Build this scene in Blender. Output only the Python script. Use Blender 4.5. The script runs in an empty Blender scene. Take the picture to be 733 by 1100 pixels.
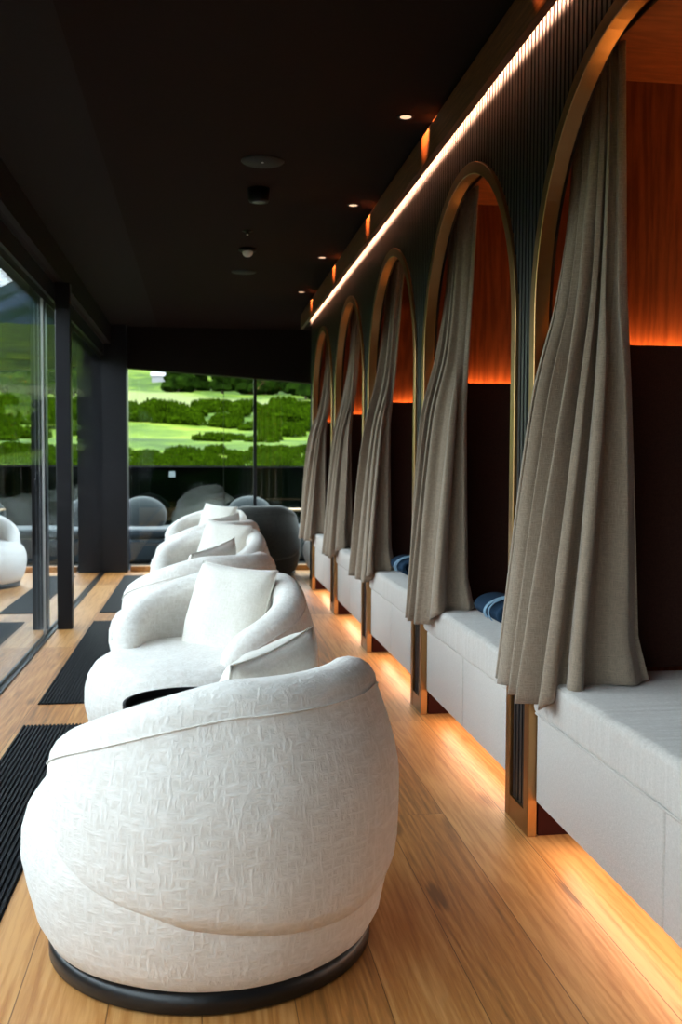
import bpy, bmesh, math, random
from mathutils import Vector, Matrix, noise
random.seed(7)
PI = math.pi
sc = bpy.context.scene
col = sc.collection

# ------------------------------------------------------------------ camera
cam_data = bpy.data.cameras.new('camera')
cam = bpy.data.objects.new('camera', cam_data); col.objects.link(cam)
cam_data.sensor_fit = 'VERTICAL'; cam_data.sensor_height = 36.0
cam_data.lens = 1077.0 / 1100.0 * 36.0
yaw, pitch, roll = 0.1389, 0.0496, 0.0048
fw = Vector((math.sin(yaw)*math.cos(pitch), math.cos(yaw)*math.cos(pitch), -math.sin(pitch)))
rt = Vector((math.cos(yaw), -math.sin(yaw), 0)); up = rt.cross(fw)
r2 = rt*math.cos(roll) + up*math.sin(roll); u2 = up*math.cos(roll) - rt*math.sin(roll)
M = Matrix((r2, u2, -fw)).transposed().to_4x4(); M.translation = (0, 0, 1.2)
cam.matrix_world = M
cam_data.clip_start = 0.05; cam_data.clip_end = 3000
cam_data.dof.use_dof = True; cam_data.dof.focus_distance = 3.0; cam_data.dof.aperture_fstop = 5.0
sc.camera = cam

# ------------------------------------------------------------------ world, exposure
w = bpy.data.worlds.new('overcast_sky'); sc.world = w; w.use_nodes = True
nt = w.node_tree; nt.nodes.clear()
wo = nt.nodes.new('ShaderNodeOutputWorld'); bg = nt.nodes.new('ShaderNodeBackground')
tc = nt.nodes.new('ShaderNodeTexCoord'); sx = nt.nodes.new('ShaderNodeSeparateXYZ')
cr = nt.nodes.new('ShaderNodeValToRGB')
cr.color_ramp.elements[0].position = 0.0; cr.color_ramp.elements[0].color = (0.92, 0.96, 1.0, 1)
cr.color_ramp.elements[1].position = 0.6; cr.color_ramp.elements[1].color = (0.82, 0.90, 1.0, 1)
nt.links.new(tc.outputs['Generated'], sx.inputs[0]); nt.links.new(sx.outputs['Z'], cr.inputs[0])
nt.links.new(cr.outputs[0], bg.inputs['Color']); bg.inputs['Strength'].default_value = 8.7
nt.links.new(bg.outputs[0], wo.inputs[0])
def portal(name, loc, rot, sx_, sy_):
    l = bpy.data.lights.new(name, 'AREA'); l.shape = 'RECTANGLE'; l.size = sx_; l.size_y = sy_
    l.cycles.is_portal = True
    o = bpy.data.objects.new(name, l); col.objects.link(o); o.location = loc; o.rotation_euler = rot
portal('daylight_portal_left', (-1.12, 3.6, 1.2), (0, -PI/2, 0), 2.4, 15.3)
portal('daylight_portal_end', (1.6, 11.36, 1.2), (-PI/2, 0, 0), 5.2, 2.2)
sc.view_settings.view_transform = 'Standard'; sc.view_settings.look = 'None'
sc.view_settings.gamma = 1.0; sc.view_settings.use_curve_mapping = False
sc.view_settings.exposure = 0.15
sc.cycles.max_bounces = 8; sc.cycles.transparent_max_bounces = 16
sc.cycles.sample_clamp_indirect = 6.0
sc.cycles.use_denoising = True

# ------------------------------------------------------------------ material helpers
def new_mat(name):
    m = bpy.data.materials.new(name); m.use_nodes = True
    n = m.node_tree; b = n.nodes['Principled BSDF']
    return m, n, b
def setc(b, c, rough=0.5, metal=0.0, spec=0.5):
    b.inputs['Base Color'].default_value = (*c, 1); b.inputs['Roughness'].default_value = rough
    b.inputs['Metallic'].default_value = metal; b.inputs['Specular IOR Level'].default_value = spec
def plain(name, c, rough=0.5, metal=0.0, spec=0.5, nscale=0, nbump=0.1):
    m, n, b = new_mat(name); setc(b, c, rough, metal, spec)
    t = n.nodes.new('ShaderNodeTexCoord'); x = n.nodes.new('ShaderNodeTexNoise')
    x.inputs['Scale'].default_value = nscale or 8; x.inputs['Detail'].default_value = 4
    n.links.new(t.outputs['Object'], x.inputs['Vector'])
    mix = n.nodes.new('ShaderNodeMix'); mix.data_type = 'RGBA'
    mix.inputs[6].default_value = (*[v*0.88 for v in c], 1); mix.inputs[7].default_value = (*[min(1, v*1.1) for v in c], 1)
    n.links.new(x.outputs['Fac'], mix.inputs[0]); n.links.new(mix.outputs[2], b.inputs['Base Color'])
    if nscale:
        bp = n.nodes.new('ShaderNodeBump'); bp.inputs['Strength'].default_value = nbump; bp.inputs['Distance'].default_value = 0.004
        n.links.new(x.outputs['Fac'], bp.inputs['Height']); n.links.new(bp.outputs[0], b.inputs['Normal'])
    return m
def emit(name, c, s):
    m = bpy.data.materials.new(name); m.use_nodes = True; n = m.node_tree; n.nodes.clear()
    o = n.nodes.new('ShaderNodeOutputMaterial'); e = n.nodes.new('ShaderNodeEmission')
    e.inputs[0].default_value = (*c, 1); e.inputs[1].default_value = s; n.links.new(e.outputs[0], o.inputs[0])
    return m
def math_node(n, op, a, b=None):
    x = n.nodes.new('ShaderNodeMath'); x.operation = op
    for i, v in enumerate((a, b)):
        if v is None: continue
        if isinstance(v, (int, float)): x.inputs[i].default_value = v
        else: n.links.new(v, x.inputs[i])
    return x.outputs[0]
def glass(name, tint, base, power):
    m = bpy.data.materials.new(name); m.use_nodes = True; n = m.node_tree; n.nodes.clear()
    o = n.nodes.new('ShaderNodeOutputMaterial'); t = n.nodes.new('ShaderNodeBsdfTransparent'); g = n.nodes.new('ShaderNodeBsdfGlossy')
    t.inputs[0].default_value = (*tint, 1); g.inputs['Roughness'].default_value = 0.0; g.inputs['Color'].default_value = (0.95, 0.97, 1, 1)
    lw = n.nodes.new('ShaderNodeLayerWeight'); lw.inputs['Blend'].default_value = 0.5
    # facing output at blend .5 is 1 - |cos|
    p = math_node(n, 'POWER', lw.outputs['Facing'], power)
    f = math_node(n, 'ADD', math_node(n, 'MULTIPLY', p, 1-base), base)
    mx = n.nodes.new('ShaderNodeMixShader'); n.links.new(f, mx.inputs[0]); n.links.new(t.outputs[0], mx.inputs[1]); n.links.new(g.outputs[0], mx.inputs[2])
    n.links.new(mx.outputs[0], o.inputs[0])
    return m
def weave(name, c1, c2, scale, bump, dist, rough=0.9, stretch=4.0, streak=0.0, sheen=0.3):
    """coarse woven cloth: two crossed stretched noises"""
    m, n, b = new_mat(name); setc(b, c1, rough, 0, 0.2)
    b.inputs['Sheen Weight'].default_value = sheen; b.inputs['Sheen Roughness'].default_value = 0.6
    t = n.nodes.new('ShaderNodeTexCoord')
    outs = []
    for s in ((1, 1, stretch), (stretch, stretch, 1)):
        mp = n.nodes.new('ShaderNodeMapping'); mp.inputs['Scale'].default_value = tuple(scale/ v for v in s) if s[2] == stretch else tuple(scale/v for v in (1/1.0, 1.0, 1.0))
        if s[2] == stretch: mp.inputs['Scale'].default_value = (scale, scale, scale/stretch)
        else: mp.inputs['Scale'].default_value = (scale/stretch, scale/stretch, scale)
        n.links.new(t.outputs['Object'], mp.inputs[0])
        x = n.nodes.new('ShaderNodeTexNoise'); x.inputs['Scale'].default_value = 1; x.inputs['Detail'].default_value = 3; x.inputs['Roughness'].default_value = 0.6
        n.links.new(mp.outputs[0], x.inputs['Vector']); outs.append(x.outputs['Fac'])
    h = math_node(n, 'MAXIMUM', outs[0], outs[1])
    rp = n.nodes.new('ShaderNodeMapRange'); rp.inputs[1].default_value = 0.42; rp.inputs[2].default_value = 0.72
    n.links.new(h, rp.inputs[0])
    mix = n.nodes.new('ShaderNodeMix'); mix.data_type = 'RGBA'
    mix.inputs[6].default_value = (*c2, 1); mix.inputs[7].default_value = (*c1, 1)
    n.links.new(rp.outputs[0], mix.inputs[0]); n.links.new(mix.outputs[2], b.inputs['Base Color'])
    bp = n.nodes.new('ShaderNodeBump'); bp.inputs['Strength'].default_value = bump; bp.inputs['Distance'].default_value = dist
    n.links.new(rp.outputs[0], bp.inputs['Height']); n.links.new(bp.outputs[0], b.inputs['Normal'])
    return m
def wood(name, ca, cb, scale=(14, 1.2, 14), rough=0.45, planks=None, knots=False, spec=0.4, plankvar=0.35):
    """grain runs along the axis with the small scale; planks=(rotation, length, width) adds boards"""
    m, n, b = new_mat(name); setc(b, ca, rough, 0, spec)
    t = n.nodes.new('ShaderNodeTexCoord')
    vec = t.outputs['Object']
    tone = None
    if planks:
        mp0 = n.nodes.new('ShaderNodeMapping'); mp0.inputs['Rotation'].default_value = planks[0]; n.links.new(vec, mp0.inputs[0])
        br = n.nodes.new('ShaderNodeTexBrick'); br.inputs['Scale'].default_value = 1
        br.inputs['Brick Width'].default_value = planks[1]; br.inputs['Row Height'].default_value = planks[2]
        br.inputs['Mortar Size'].default_value = 0.0013; br.inputs['Mortar Smooth'].default_value = 0.2
        br.offset = 0.37; br.offset_frequency = 2
        br.inputs['Color1'].default_value = (0, 0, 0, 1); br.inputs['Color2'].default_value = (1, 1, 1, 1); br.inputs['Mortar'].default_value = (0.5, 0.5, 0.5, 1)
        n.links.new(mp0.outputs[0], br.inputs['Vector'])
        tone = br.outputs['Color']
        ad = n.nodes.new('ShaderNodeVectorMath'); ad.operation = 'MULTIPLY_ADD'
        n.links.new(tone, ad.inputs[0]); ad.inputs[1].default_value = (7.3, 11.1, 3.7); n.links.new(vec, ad.inputs[2])
        vec = ad.outputs[0]
    mp = n.nodes.new('ShaderNodeMapping'); mp.inputs['Scale'].default_value = scale; n.links.new(vec, mp.inputs[0])
    # low noise warps the grain into cathedral figures
    lo = n.nodes.new('ShaderNodeTexNoise'); lo.inputs['Scale'].default_value = 0.35; lo.inputs['Detail'].default_value = 2
    n.links.new(mp.outputs[0], lo.inputs['Vector'])
    wv = math_node(n, 'SINE', math_node(n, 'MULTIPLY', lo.outputs['Fac'], 130.0))
    hi = n.nodes.new('ShaderNodeTexNoise'); hi.inputs['Scale'].default_value = 3.6; hi.inputs['Detail'].default_value = 6; hi.inputs['Roughness'].default_value = 0.65
    n.links.new(mp.outputs[0], hi.inputs['Vector'])
    g = math_node(n, 'ADD', math_node(n, 'MULTIPLY', wv, 0.07), hi.outputs['Fac'])
    if knots:
        mk = n.nodes.new('ShaderNodeMapping'); mk.inputs['Scale'].default_value = tuple(v*0.16 if v > 3 else v*1.0 for v in scale)
        n.links.new(vec, mk.inputs[0])
        vo = n.nodes.new('ShaderNodeTexVoronoi'); vo.inputs['Scale'].default_value = 1.5; n.links.new(mk.outputs[0], vo.inputs['Vector'])
        kr = n.nodes.new('ShaderNodeMapRange'); kr.inputs[1].default_value = 0.02; kr.inputs[2].default_value = 0.15; kr.inputs[3].default_value = 0.75; kr.inputs[4].default_value = 0
        n.links.new(vo.outputs['Distance'], kr.inputs[0])
        g = math_node(n, 'SUBTRACT', g, kr.outputs[0])
    if tone is not None:
        g = math_node(n, 'ADD', g, math_node(n, 'MULTIPLY', math_node(n, 'SUBTRACT', tone, 0.5), plankvar))
    rp = n.nodes.new('ShaderNodeValToRGB'); e = rp.color_ramp.elements
    e[0].position = 0.12; e[0].color = (*[v*0.45 for v in cb], 1)
    e[1].position = 0.72; e[1].color = (*ca, 1)
    k = e.new(0.42); k.color = (*cb, 1)
    n.links.new(g, rp.inputs[0])
    colr = rp.outputs[0]
    if planks:
        mx = n.nodes.new('ShaderNodeMix'); mx.data_type = 'RGBA'; mx.inputs[7].default_value = (*[v*0.3 for v in cb], 1)
        n.links.new(br.outputs['Fac'], mx.inputs[0]); n.links.new(colr, mx.inputs[6]); colr = mx.outputs[2]
    n.links.new(colr, b.inputs['Base Color'])
    bp = n.nodes.new('ShaderNodeBump'); bp.inputs['Strength'].default_value = 0.15; bp.inputs['Distance'].default_value = 0.002
    n.links.new(g, bp.inputs['Height']); n.links.new(bp.outputs[0], b.inputs['Normal'])
    return m

MT = {}
MT['floor'] = wood('oak_floor', (0.66, 0.335, 0.115), (0.47, 0.19, 0.045), (20, 0.8, 20), 0.42, ((0, 0, PI/2), 3.3, 0.205), True)
MT['alcove_wood'] = wood('alcove_larch', (0.22, 0.062, 0.022), (0.12, 0.028, 0.010), (9, 9, 0.9), 0.4, None, True)
MT['alcove_ceil'] = wood('alcove_larch_ceiling', (0.20, 0.062, 0.024), (0.12, 0.03, 0.011), (2.0, 9, 9), 0.4, None, True)
MT['ceiling'] = plain('dark_ceiling_plaster', (0.013, 0.0062, 0.0052), 0.9, spec=0.1, nscale=60)
MT['ceiling_b'] = plain('dark_soffit_plaster', (0.017, 0.013, 0.012), 0.85, spec=0.1, nscale=60)
MT['beam'] = plain('dark_brown_beam', (0.008, 0.0035, 0.003), 0.7, spec=0.2)
MT['foot'] = plain('dark_oxblood', (0.045, 0.010, 0.007), 0.8, spec=0.1)
MT['frame'] = plain('black_aluminium', (0.022, 0.022, 0.026), 0.35, 0.6)
MT['slat'] = wood('black_stained_slats', (0.020, 0.019, 0.021), (0.009, 0.008, 0.009), (40, 40, 1.2), 0.42, spec=0.45)
MT['slatback'] = plain('slat_backing', (0.006, 0.006, 0.006), 0.8)
MT['bronze'] = plain('satin_bronze', (0.40, 0.23, 0.095), 0.34, 1.0)
MT['lip'] = wood('stained_cornice', (0.20, 0.07, 0.032), (0.11, 0.035, 0.015), (30, 1.2, 30), 0.5)
MT['dark_fabric'] = weave('dark_brown_cloth', (0.050, 0.017, 0.010), (0.03, 0.010, 0.006), 260, 0.3, 0.001, sheen=0.05)
MT['chair'] = weave('ivory_textured_cloth', (0.93, 0.895, 0.85), (0.78, 0.73, 0.67), 85, 0.6, 0.0025)
MT['pillow'] = weave('cream_linen', (0.84, 0.80, 0.73), (0.74, 0.69, 0.61), 150, 0.5, 0.0012)
MT['bench'] = weave('oatmeal_cloth', (0.57, 0.525, 0.485), (0.45, 0.41, 0.375), 300, 0.5, 0.0012)
MT['bench_seat'] = weave('oatmeal_seat_cloth', (0.57, 0.525, 0.485), (0.45, 0.41, 0.375), 300, 0.5, 0.0012)
_n = MT['bench_seat'].node_tree; _t = _n.nodes.new('ShaderNodeTexCoord'); _m = _n.nodes.new('ShaderNodeMapping'); _m.inputs['Scale'].default_value = (1.0, 34, 1.5)
_x = _n.nodes.new('ShaderNodeTexNoise'); _x.inputs['Scale'].default_value = 1.0; _x.inputs['Detail'].default_value = 1.5
_n.links.new(_t.outputs['Object'], _m.inputs[0]); _n.links.new(_m.outputs[0], _x.inputs['Vector'])
_b = _n.nodes.new('ShaderNodeBump'); _b.inputs['Strength'].default_value = 0.5; _b.inputs['Distance'].default_value = 0.012
_n.links.new(_x.outputs['Fac'], _b.inputs['Height'])
_o = [q for q in _n.nodes if q.type == 'BUMP' and q != _b][0]; _n.links.new(_b.outputs[0], _o.inputs['Normal'])
MT['curtain'] = weave('greige_linen_curtain', (0.325, 0.25, 0.18), (0.20, 0.15, 0.105), 420, 0.5, 0.0012, stretch=9.0)
MT['plinth'] = plain('black_plinth', (0.006, 0.006, 0.007), 0.35)
MT['table'] = plain('black_lacquer', (0.008, 0.008, 0.009), 0.3)
MT['grate'] = plain('black_ribbed_grate', (0.005, 0.006, 0.009), 0.6, 0.0, 0.15)
MT['towel'] = plain('navy_terry', (0.014, 0.034, 0.065), 0.95, spec=0.1, nscale=260, nbump=0.8)
MT['towel_stripe'] = plain('pale_blue_terry', (0.22, 0.34, 0.45), 0.95, spec=0.1, nscale=260, nbump=0.8)
MT['charcoal'] = weave('charcoal_cloth', (0.035, 0.037, 0.033), (0.016, 0.017, 0.015), 120, 0.4, 0.001)
MT['greychair'] = weave('pale_grey_cloth', (0.62, 0.60, 0.56), (0.5, 0.48, 0.45), 120, 0.4, 0.001)
MT['white_plastic'] = plain('white_plastic', (0.8, 0.8, 0.8), 0.4)
MT['black_metal'] = plain('black_metal', (0.003, 0.003, 0.003), 0.6, 0.0, 0.2)
MT['glass_left'] = glass('window_glass_left', (0.84, 0.89, 0.89), 0.07, 1.9)
MT['glass_end'] = glass('window_glass_end', (0.90, 0.95, 0.92), 0.04, 4.0)
MT['glass_rail'] = glass('smoked_glass', (0.035, 0.06, 0.055), 0.02, 5.0)
MT['deck'] = plain('dark_deck', (0.015, 0.019, 0.020), 0.75, spec=0.15, nscale=20)
MT['led'] = emit('amber_led', (1.0, 0.43, 0.11), 32.0)
MT['led_floor'] = emit('amber_plinth_led', (1.0, 0.66, 0.46), 13.0)
MT['led_cornice'] = emit('warm_cornice_led', (1.0, 0.50, 0.28), 1.0)
MT['lamp'] = emit('downlight_lens', (1.0, 0.62, 0.38), 1.2)

# ------------------------------------------------------------------ geometry helpers
def link(name, bm, mat, parent=None, smooth=False, loc=None):
    me = bpy.data.meshes.new(name); bm.normal_update(); bm.to_mesh(me); bm.free()
    if mat: me.materials.append(mat)
    if smooth:
        for p in me.polygons: p.use_smooth = True
    o = bpy.data.objects.new(name, me); col.objects.link(o)
    if parent: o.parent = parent
    if loc: o.location = loc
    return o
def box(bm, x0, x1, y0, y1, z0, z1):
    v = [bm.verts.new(c) for c in ((x0,y0,z0),(x1,y0,z0),(x1,y1,z0),(x0,y1,z0),(x0,y0,z1),(x1,y0,z1),(x1,y1,z1),(x0,y1,z1))]
    for f in ((3,2,1,0),(4,5,6,7),(0,1,5,4),(1,2,6,5),(2,3,7,6),(3,0,4,7)): bm.faces.new([v[i] for i in f])
    return v
def rbox(x0, x1, y0, y1, z0, z1, r, seg=3):
    bm = bmesh.new(); box(bm, x0, x1, y0, y1, z0, z1)
    if r: bmesh.ops.bevel(bm, geom=bm.edges[:], offset=r, segments=seg, affect='EDGES', profile=0.5)
    return bm
def lathe(bm, prof, seg=48, center=(0,0)):
    rings = []
    for r, z in prof:
        if r < 1e-5: rings.append([bm.verts.new((center[0], center[1], z))])
        else: rings.append([bm.verts.new((center[0]+r*math.cos(2*PI*i/seg), center[1]+r*math.sin(2*PI*i/seg), z)) for i in range(seg)])
    for a, b in zip(rings, rings[1:]):
        for i in range(seg):
            j = (i+1) % seg
            if len(a) == 1 and len(b) == 1: continue
            if len(a) == 1: bm.faces.new((a[0], b[j], b[i]))
            elif len(b) == 1: bm.faces.new((a[i], a[j], b[0]))
            else: bm.faces.new((a[i], a[j], b[j], b[i]))
    for ring, flip in ((rings[0], True), (rings[-1], False)):
        if len(ring) > 1: bm.faces.new(ring[::-1] if flip else ring)
def tube(bm, pts, r, seg=8, closed=False):
    pts = [Vector(p) for p in pts]; rings = []
    N = len(pts)
    for i, p in enumerate(pts):
        d = (pts[(i+1) % N] if (closed or i < N-1) else p) - (pts[i-1] if (closed or i > 0) else p)
        d.normalize()
        a = Vector((0,0,1)) if abs(d.z) < 0.9 else Vector((1,0,0))
        s = d.cross(a).normalized(); t = s.cross(d)
        rings.append([bm.verts.new(p + r*(math.cos(2*PI*k/seg)*s + math.sin(2*PI*k/seg)*t)) for k in range(seg)])
    for i in range(N if closed else N-1):
        a, b = rings[i], rings[(i+1) % N]
        for k in range(seg): bm.faces.new((a[k], a[(k+1)%seg], b[(k+1)%seg], b[k]))
    if not closed: bm.faces.new(rings[0][::-1]); bm.faces.new(rings[-1])
def tag(o, label=None, cat=None, group=None, kind=None):
    if label: o['label'] = label
    if cat: o['category'] = cat
    if group: o['group'] = group
    if kind: o['kind'] = kind
    return o
def empty(name, loc, rz=0):
    o = bpy.data.objects.new(name, None); col.objects.link(o); o.location = loc; o.rotation_euler = (0, 0, rz)
    o.empty_display_size = 0.1
    return o
def copy_tree(o, parent=None):
    c = o.copy(); col.objects.link(c)
    if parent: c.parent = parent
    for ch in list(o.children): copy_tree(ch, c)
    return c
def struct(name, bm, mat, parent=None, smooth=False):
    o = link(name, bm, mat, parent, smooth)
    if not parent: o['kind'] = 'structure'
    return o

# ------------------------------------------------------------------ dimensions
XW = 1.035            # front face of arch frames
P0, PP, PWD = 3.05, 1.575, 0.24   # first pier, pitch, pier width
RI, RO, ZS = 0.6675, 0.7125, 1.66
CZ = 2.66
YE = 11.25            # end window
XG = -1.046            # left glass
ZN = 2.425            # alcove ceiling
ZLED = 1.575
bays = [(P0 + PP*(i-1) + PWD, P0 + PP*i) for i in range(0, 5)]   # y ranges of the openings

# ------------------------------------------------------------------ setting
bm = bmesh.new(); box(bm, -1.13, 4.5, -4.0, YE+0.02, -0.2, 0.0); struct('floor', bm, MT['floor'])
bm = bmesh.new(); box(bm, -0.463, 4.5, -4.0, 11.6, CZ, CZ+0.2)
struct('ceiling', bm, MT['ceiling'])
bm = bmesh.new()
vs = [(-1.3, CZ-0.012), (-0.463, CZ), (-0.463, CZ+0.2), (-1.3, CZ+0.2)]
a = [bm.verts.new((x, -4.0, z)) for x, z in vs]; b = [bm.verts.new((x, 11.6, z)) for x, z in vs]
bm.faces.new(a[::-1]); bm.faces.new(b)
for i in range(4): bm.faces.new((a[i], a[(i+1)%4], b[(i+1)%4], b[i]))
bmesh.ops.recalc_face_normals(bm, faces=bm.faces); struct('ceiling_edge', bm, MT['ceiling_b'])
bm = bmesh.new(); box(bm, -0.99, -0.95, -4, 11.2, 2.45, CZ-0.005); struct('trim_beam', bm, MT['beam'])
bm = bmesh.new(); box(bm, -1.16, -0.99, -4, 11.2, 2.45, 2.60); struct('trim_soffit', bm, MT['ceiling_b'])
bm = bmesh.new(); box(bm, -1.2, 4.6, -4.15, -4.0, -0.2, 2.85); struct('wall_back', bm, MT['beam'])
bm = bmesh.new(); box(bm, 4.5, 4.6, -4.0, 11.6, -0.2, 2.85); struct('wall_far_right', bm, MT['beam'])
# end header: lower edge slopes down to the right
bm = bmesh.new()
vs = [(-1.2, 2.24), (4.5, 1.86), (4.5, 2.66), (-1.2, 2.66)]
a = [bm.verts.new((x, 11.16, z)) for x, z in vs]; b = [bm.verts.new((x, 11.34, z)) for x, z in vs]
bm.faces.new(a); bm.faces.new(b[::-1])
for i in range(4): bm.faces.new((a[i], b[i], b[(i+1)%4], a[(i+1)%4]))
bmesh.ops.recalc_face_normals(bm, faces=bm.faces); struct('wall_end', bm, MT['beam'])
bm = bmesh.new(); box(bm, -0.76, 4.5, 11.08, 11.2, 0.0, 0.055); struct('baseboard_end', bm, MT['floor'])

# left glass wall
win = empty('window_left', (0, 0, 0)); win['kind'] = 'structure'
bm = bmesh.new(); box(bm, XG-0.014, XG-0.002, -4, 11.0, 0.03, 2.33); link('glass_pane', bm, MT['glass_left'], win)
bm = bmesh.new(); box(bm, XG-0.07, XG+0.02, -4, 11.0, 2.33, 2.45); box(bm, XG-0.07, XG-0.0, -4, 11.0, 2.28, 2.33); link('head_rail', bm, MT['frame'], win)
bm = bmesh.new(); box(bm, XG-0.07, XG, -4, 11.0, 0.0, 0.03); box(bm, XG, XG+0.025, -4, 11.0, 0.0, 0.010); link('sill_rail', bm, MT['frame'], win)
bm = rbox(-1.015, -0.911, 7.30, 7.40, 0.0, 2.45, 0.004, 1)
struct('trim_near_post', bm, MT['frame'])
bm = bmesh.new(); box(bm, XG-0.06, XG-0.016, 9.9, 9.95, 0.03, 2.33); link('mullion', bm, MT['frame'], win)
bm = bmesh.new(); box(bm, XG-0.06, XG-0.032, 3.9, 3.95, 0.03, 2.33); link('mullion', bm, MT['frame'], win)
bm = rbox(-1.16, -0.79, 11.0, 11.34, 0.0, 2.66, 0.004, 1); struct('trim_corner_post', bm, MT['frame'])
# end window
bm = bmesh.new(); box(bm, XG-0.004, XG+0.006, 6.93, 6.945, 0.03, 2.28); link('seal', bm, plain('grey_seal', (0.35, 0.35, 0.34), 0.4), win)
win = empty('window_end', (0, 0, 0)); win['kind'] = 'structure'
bm = bmesh.new(); box(bm, -0.77, 4.5, 11.245, 11.257, 0.03, 2.22); link('glass_pane', bm, MT['glass_end'], win)
bm = bmesh.new(); box(bm, 0.58, 0.615, 11.22, 11.28, 0.05, 2.3); link('mullion', bm, MT['frame'], win)
bm = bmesh.new(); box(bm, 0.248, 0.254, 11.243, 11.259, 0.05, 2.3); link('glass_joint', bm, MT['frame'], win)
bm = bmesh.new(); box(bm, 2.2, 2.235, 11.22, 11.28, 0.05, 2.3); link('mullion', bm, MT['frame'], win)
bm = bmesh.new(); box(bm, -0.77, 4.5, 11.21, 11.29, 0.0, 0.05); link('sill_rail', bm, MT['frame'], win)

# ------------------------------------------------------------------ slatted arch wall
def arch_z(y, rad):
    for (a, b) in bays:
        c = (a+b)/2
        if abs(y-c) < rad: return ZS + math.sqrt(max(0, rad*rad-(y-c)**2))
    return 0.0
Y_W0, Y_W1 = -4.0, 9.60
bm = bmesh.new()
ys = [Y_W0]
for (a, b) in bays:
    c = (a+b)/2
    ys += [c + 0.69*math.cos(PI - PI*i/40) for i in range(41)]
ys.append(Y_W1)
for y0, y1 in zip(ys, ys[1:]):
    if y1-y0 < 1e-6: continue
    z0, z1 = arch_z(y0, .69), arch_z(y1, .69)
    inside = arch_z((y0+y1)/2, .69) > 0
    if inside: z0 = z0 or ZS; z1 = z1 or ZS
    else: z0 = z1 = 0.0
    v = [bm.verts.new(c) for c in ((1.065,y0,z0),(1.065,y1,z1),(1.065,y1,CZ),(1.065,y0,CZ),(1.10,y0,z0),(1.10,y1,z1),(1.10,y1,CZ),(1.10,y0,CZ))]
    for f in ((0,3,2,1),(4,5,6,7),(0,1,5,4),(3,7,6,2),(0,4,7,3),(1,2,6,5)): bm.faces.new([v[i] for i in f])
wr = struct('wall_right', bm, MT['slatback'])
bm = bmesh.new()
p = 0.0335; y = -0.6
while y < Y_W1-0.02:
    y1 = y+0.021
    za, zb = arch_z(y, .70), arch_z(y1, .70)
    if (za == 0) ^ (zb == 0): za = zb = ZS-0.01
    if True:
        v = [bm.verts.new(c) for c in ((1.046,y,za),(1.046,y1,zb),(1.046,y1,CZ),(1.046,y,CZ),(1.066,y,za),(1.066,y1,zb),(1.066,y1,CZ),(1.066,y,CZ))]
        for f in ((0,3,2,1),(0,1,5,4),(3,7,6,2),(0,4,7,3),(1,2,6,5)): bm.faces.new([v[i] for i in f])
    y += p
link('slat_cladding', bm, MT['slat'], wr)
bm = bmesh.new(); box(bm, 1.04, 1.95, Y_W1-0.02, Y_W1, 0, CZ); struct('wall_bench_end', bm, MT['slatback'])

# cornice with hidden strip, recess above
bm = bmesh.new(); box(bm, 0.945, 0.972, -4, 9.62, 2.47, 2.595); box(bm, 0.972, 1.046, -4, 9.62, 2.592, 2.60)
struct('trim_cornice', bm, MT['lip'])
bm = bmesh.new(); box(bm, 0.985, 1.046, -4, 9.62, 2.60, CZ); struct('trim_recess', bm, MT['lip'])
bm = bmesh.new(); box(bm, 0.9725, 0.9765, 0.3, 9.60, 2.530, 2.570)
sl = tag(link('strip_light', bm, MT['led_cornice']), 'long glowing warm strip light tucked behind the cornice above the arches', 'light')
l = bpy.data.lights.new('strip_beam', 'AREA'); l.shape = 'RECTANGLE'; l.size = 0.024; l.size_y = 9.3; l.energy = 330; l.color = (1, 0.50, 0.29); l.spread = math.radians(70)
o = bpy.data.objects.new('strip_beam', l); col.objects.link(o); o.parent = sl; o.location = (0.9775, 4.95, 2.552); o.rotation_euler = (0, -PI/2, 0)
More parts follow.
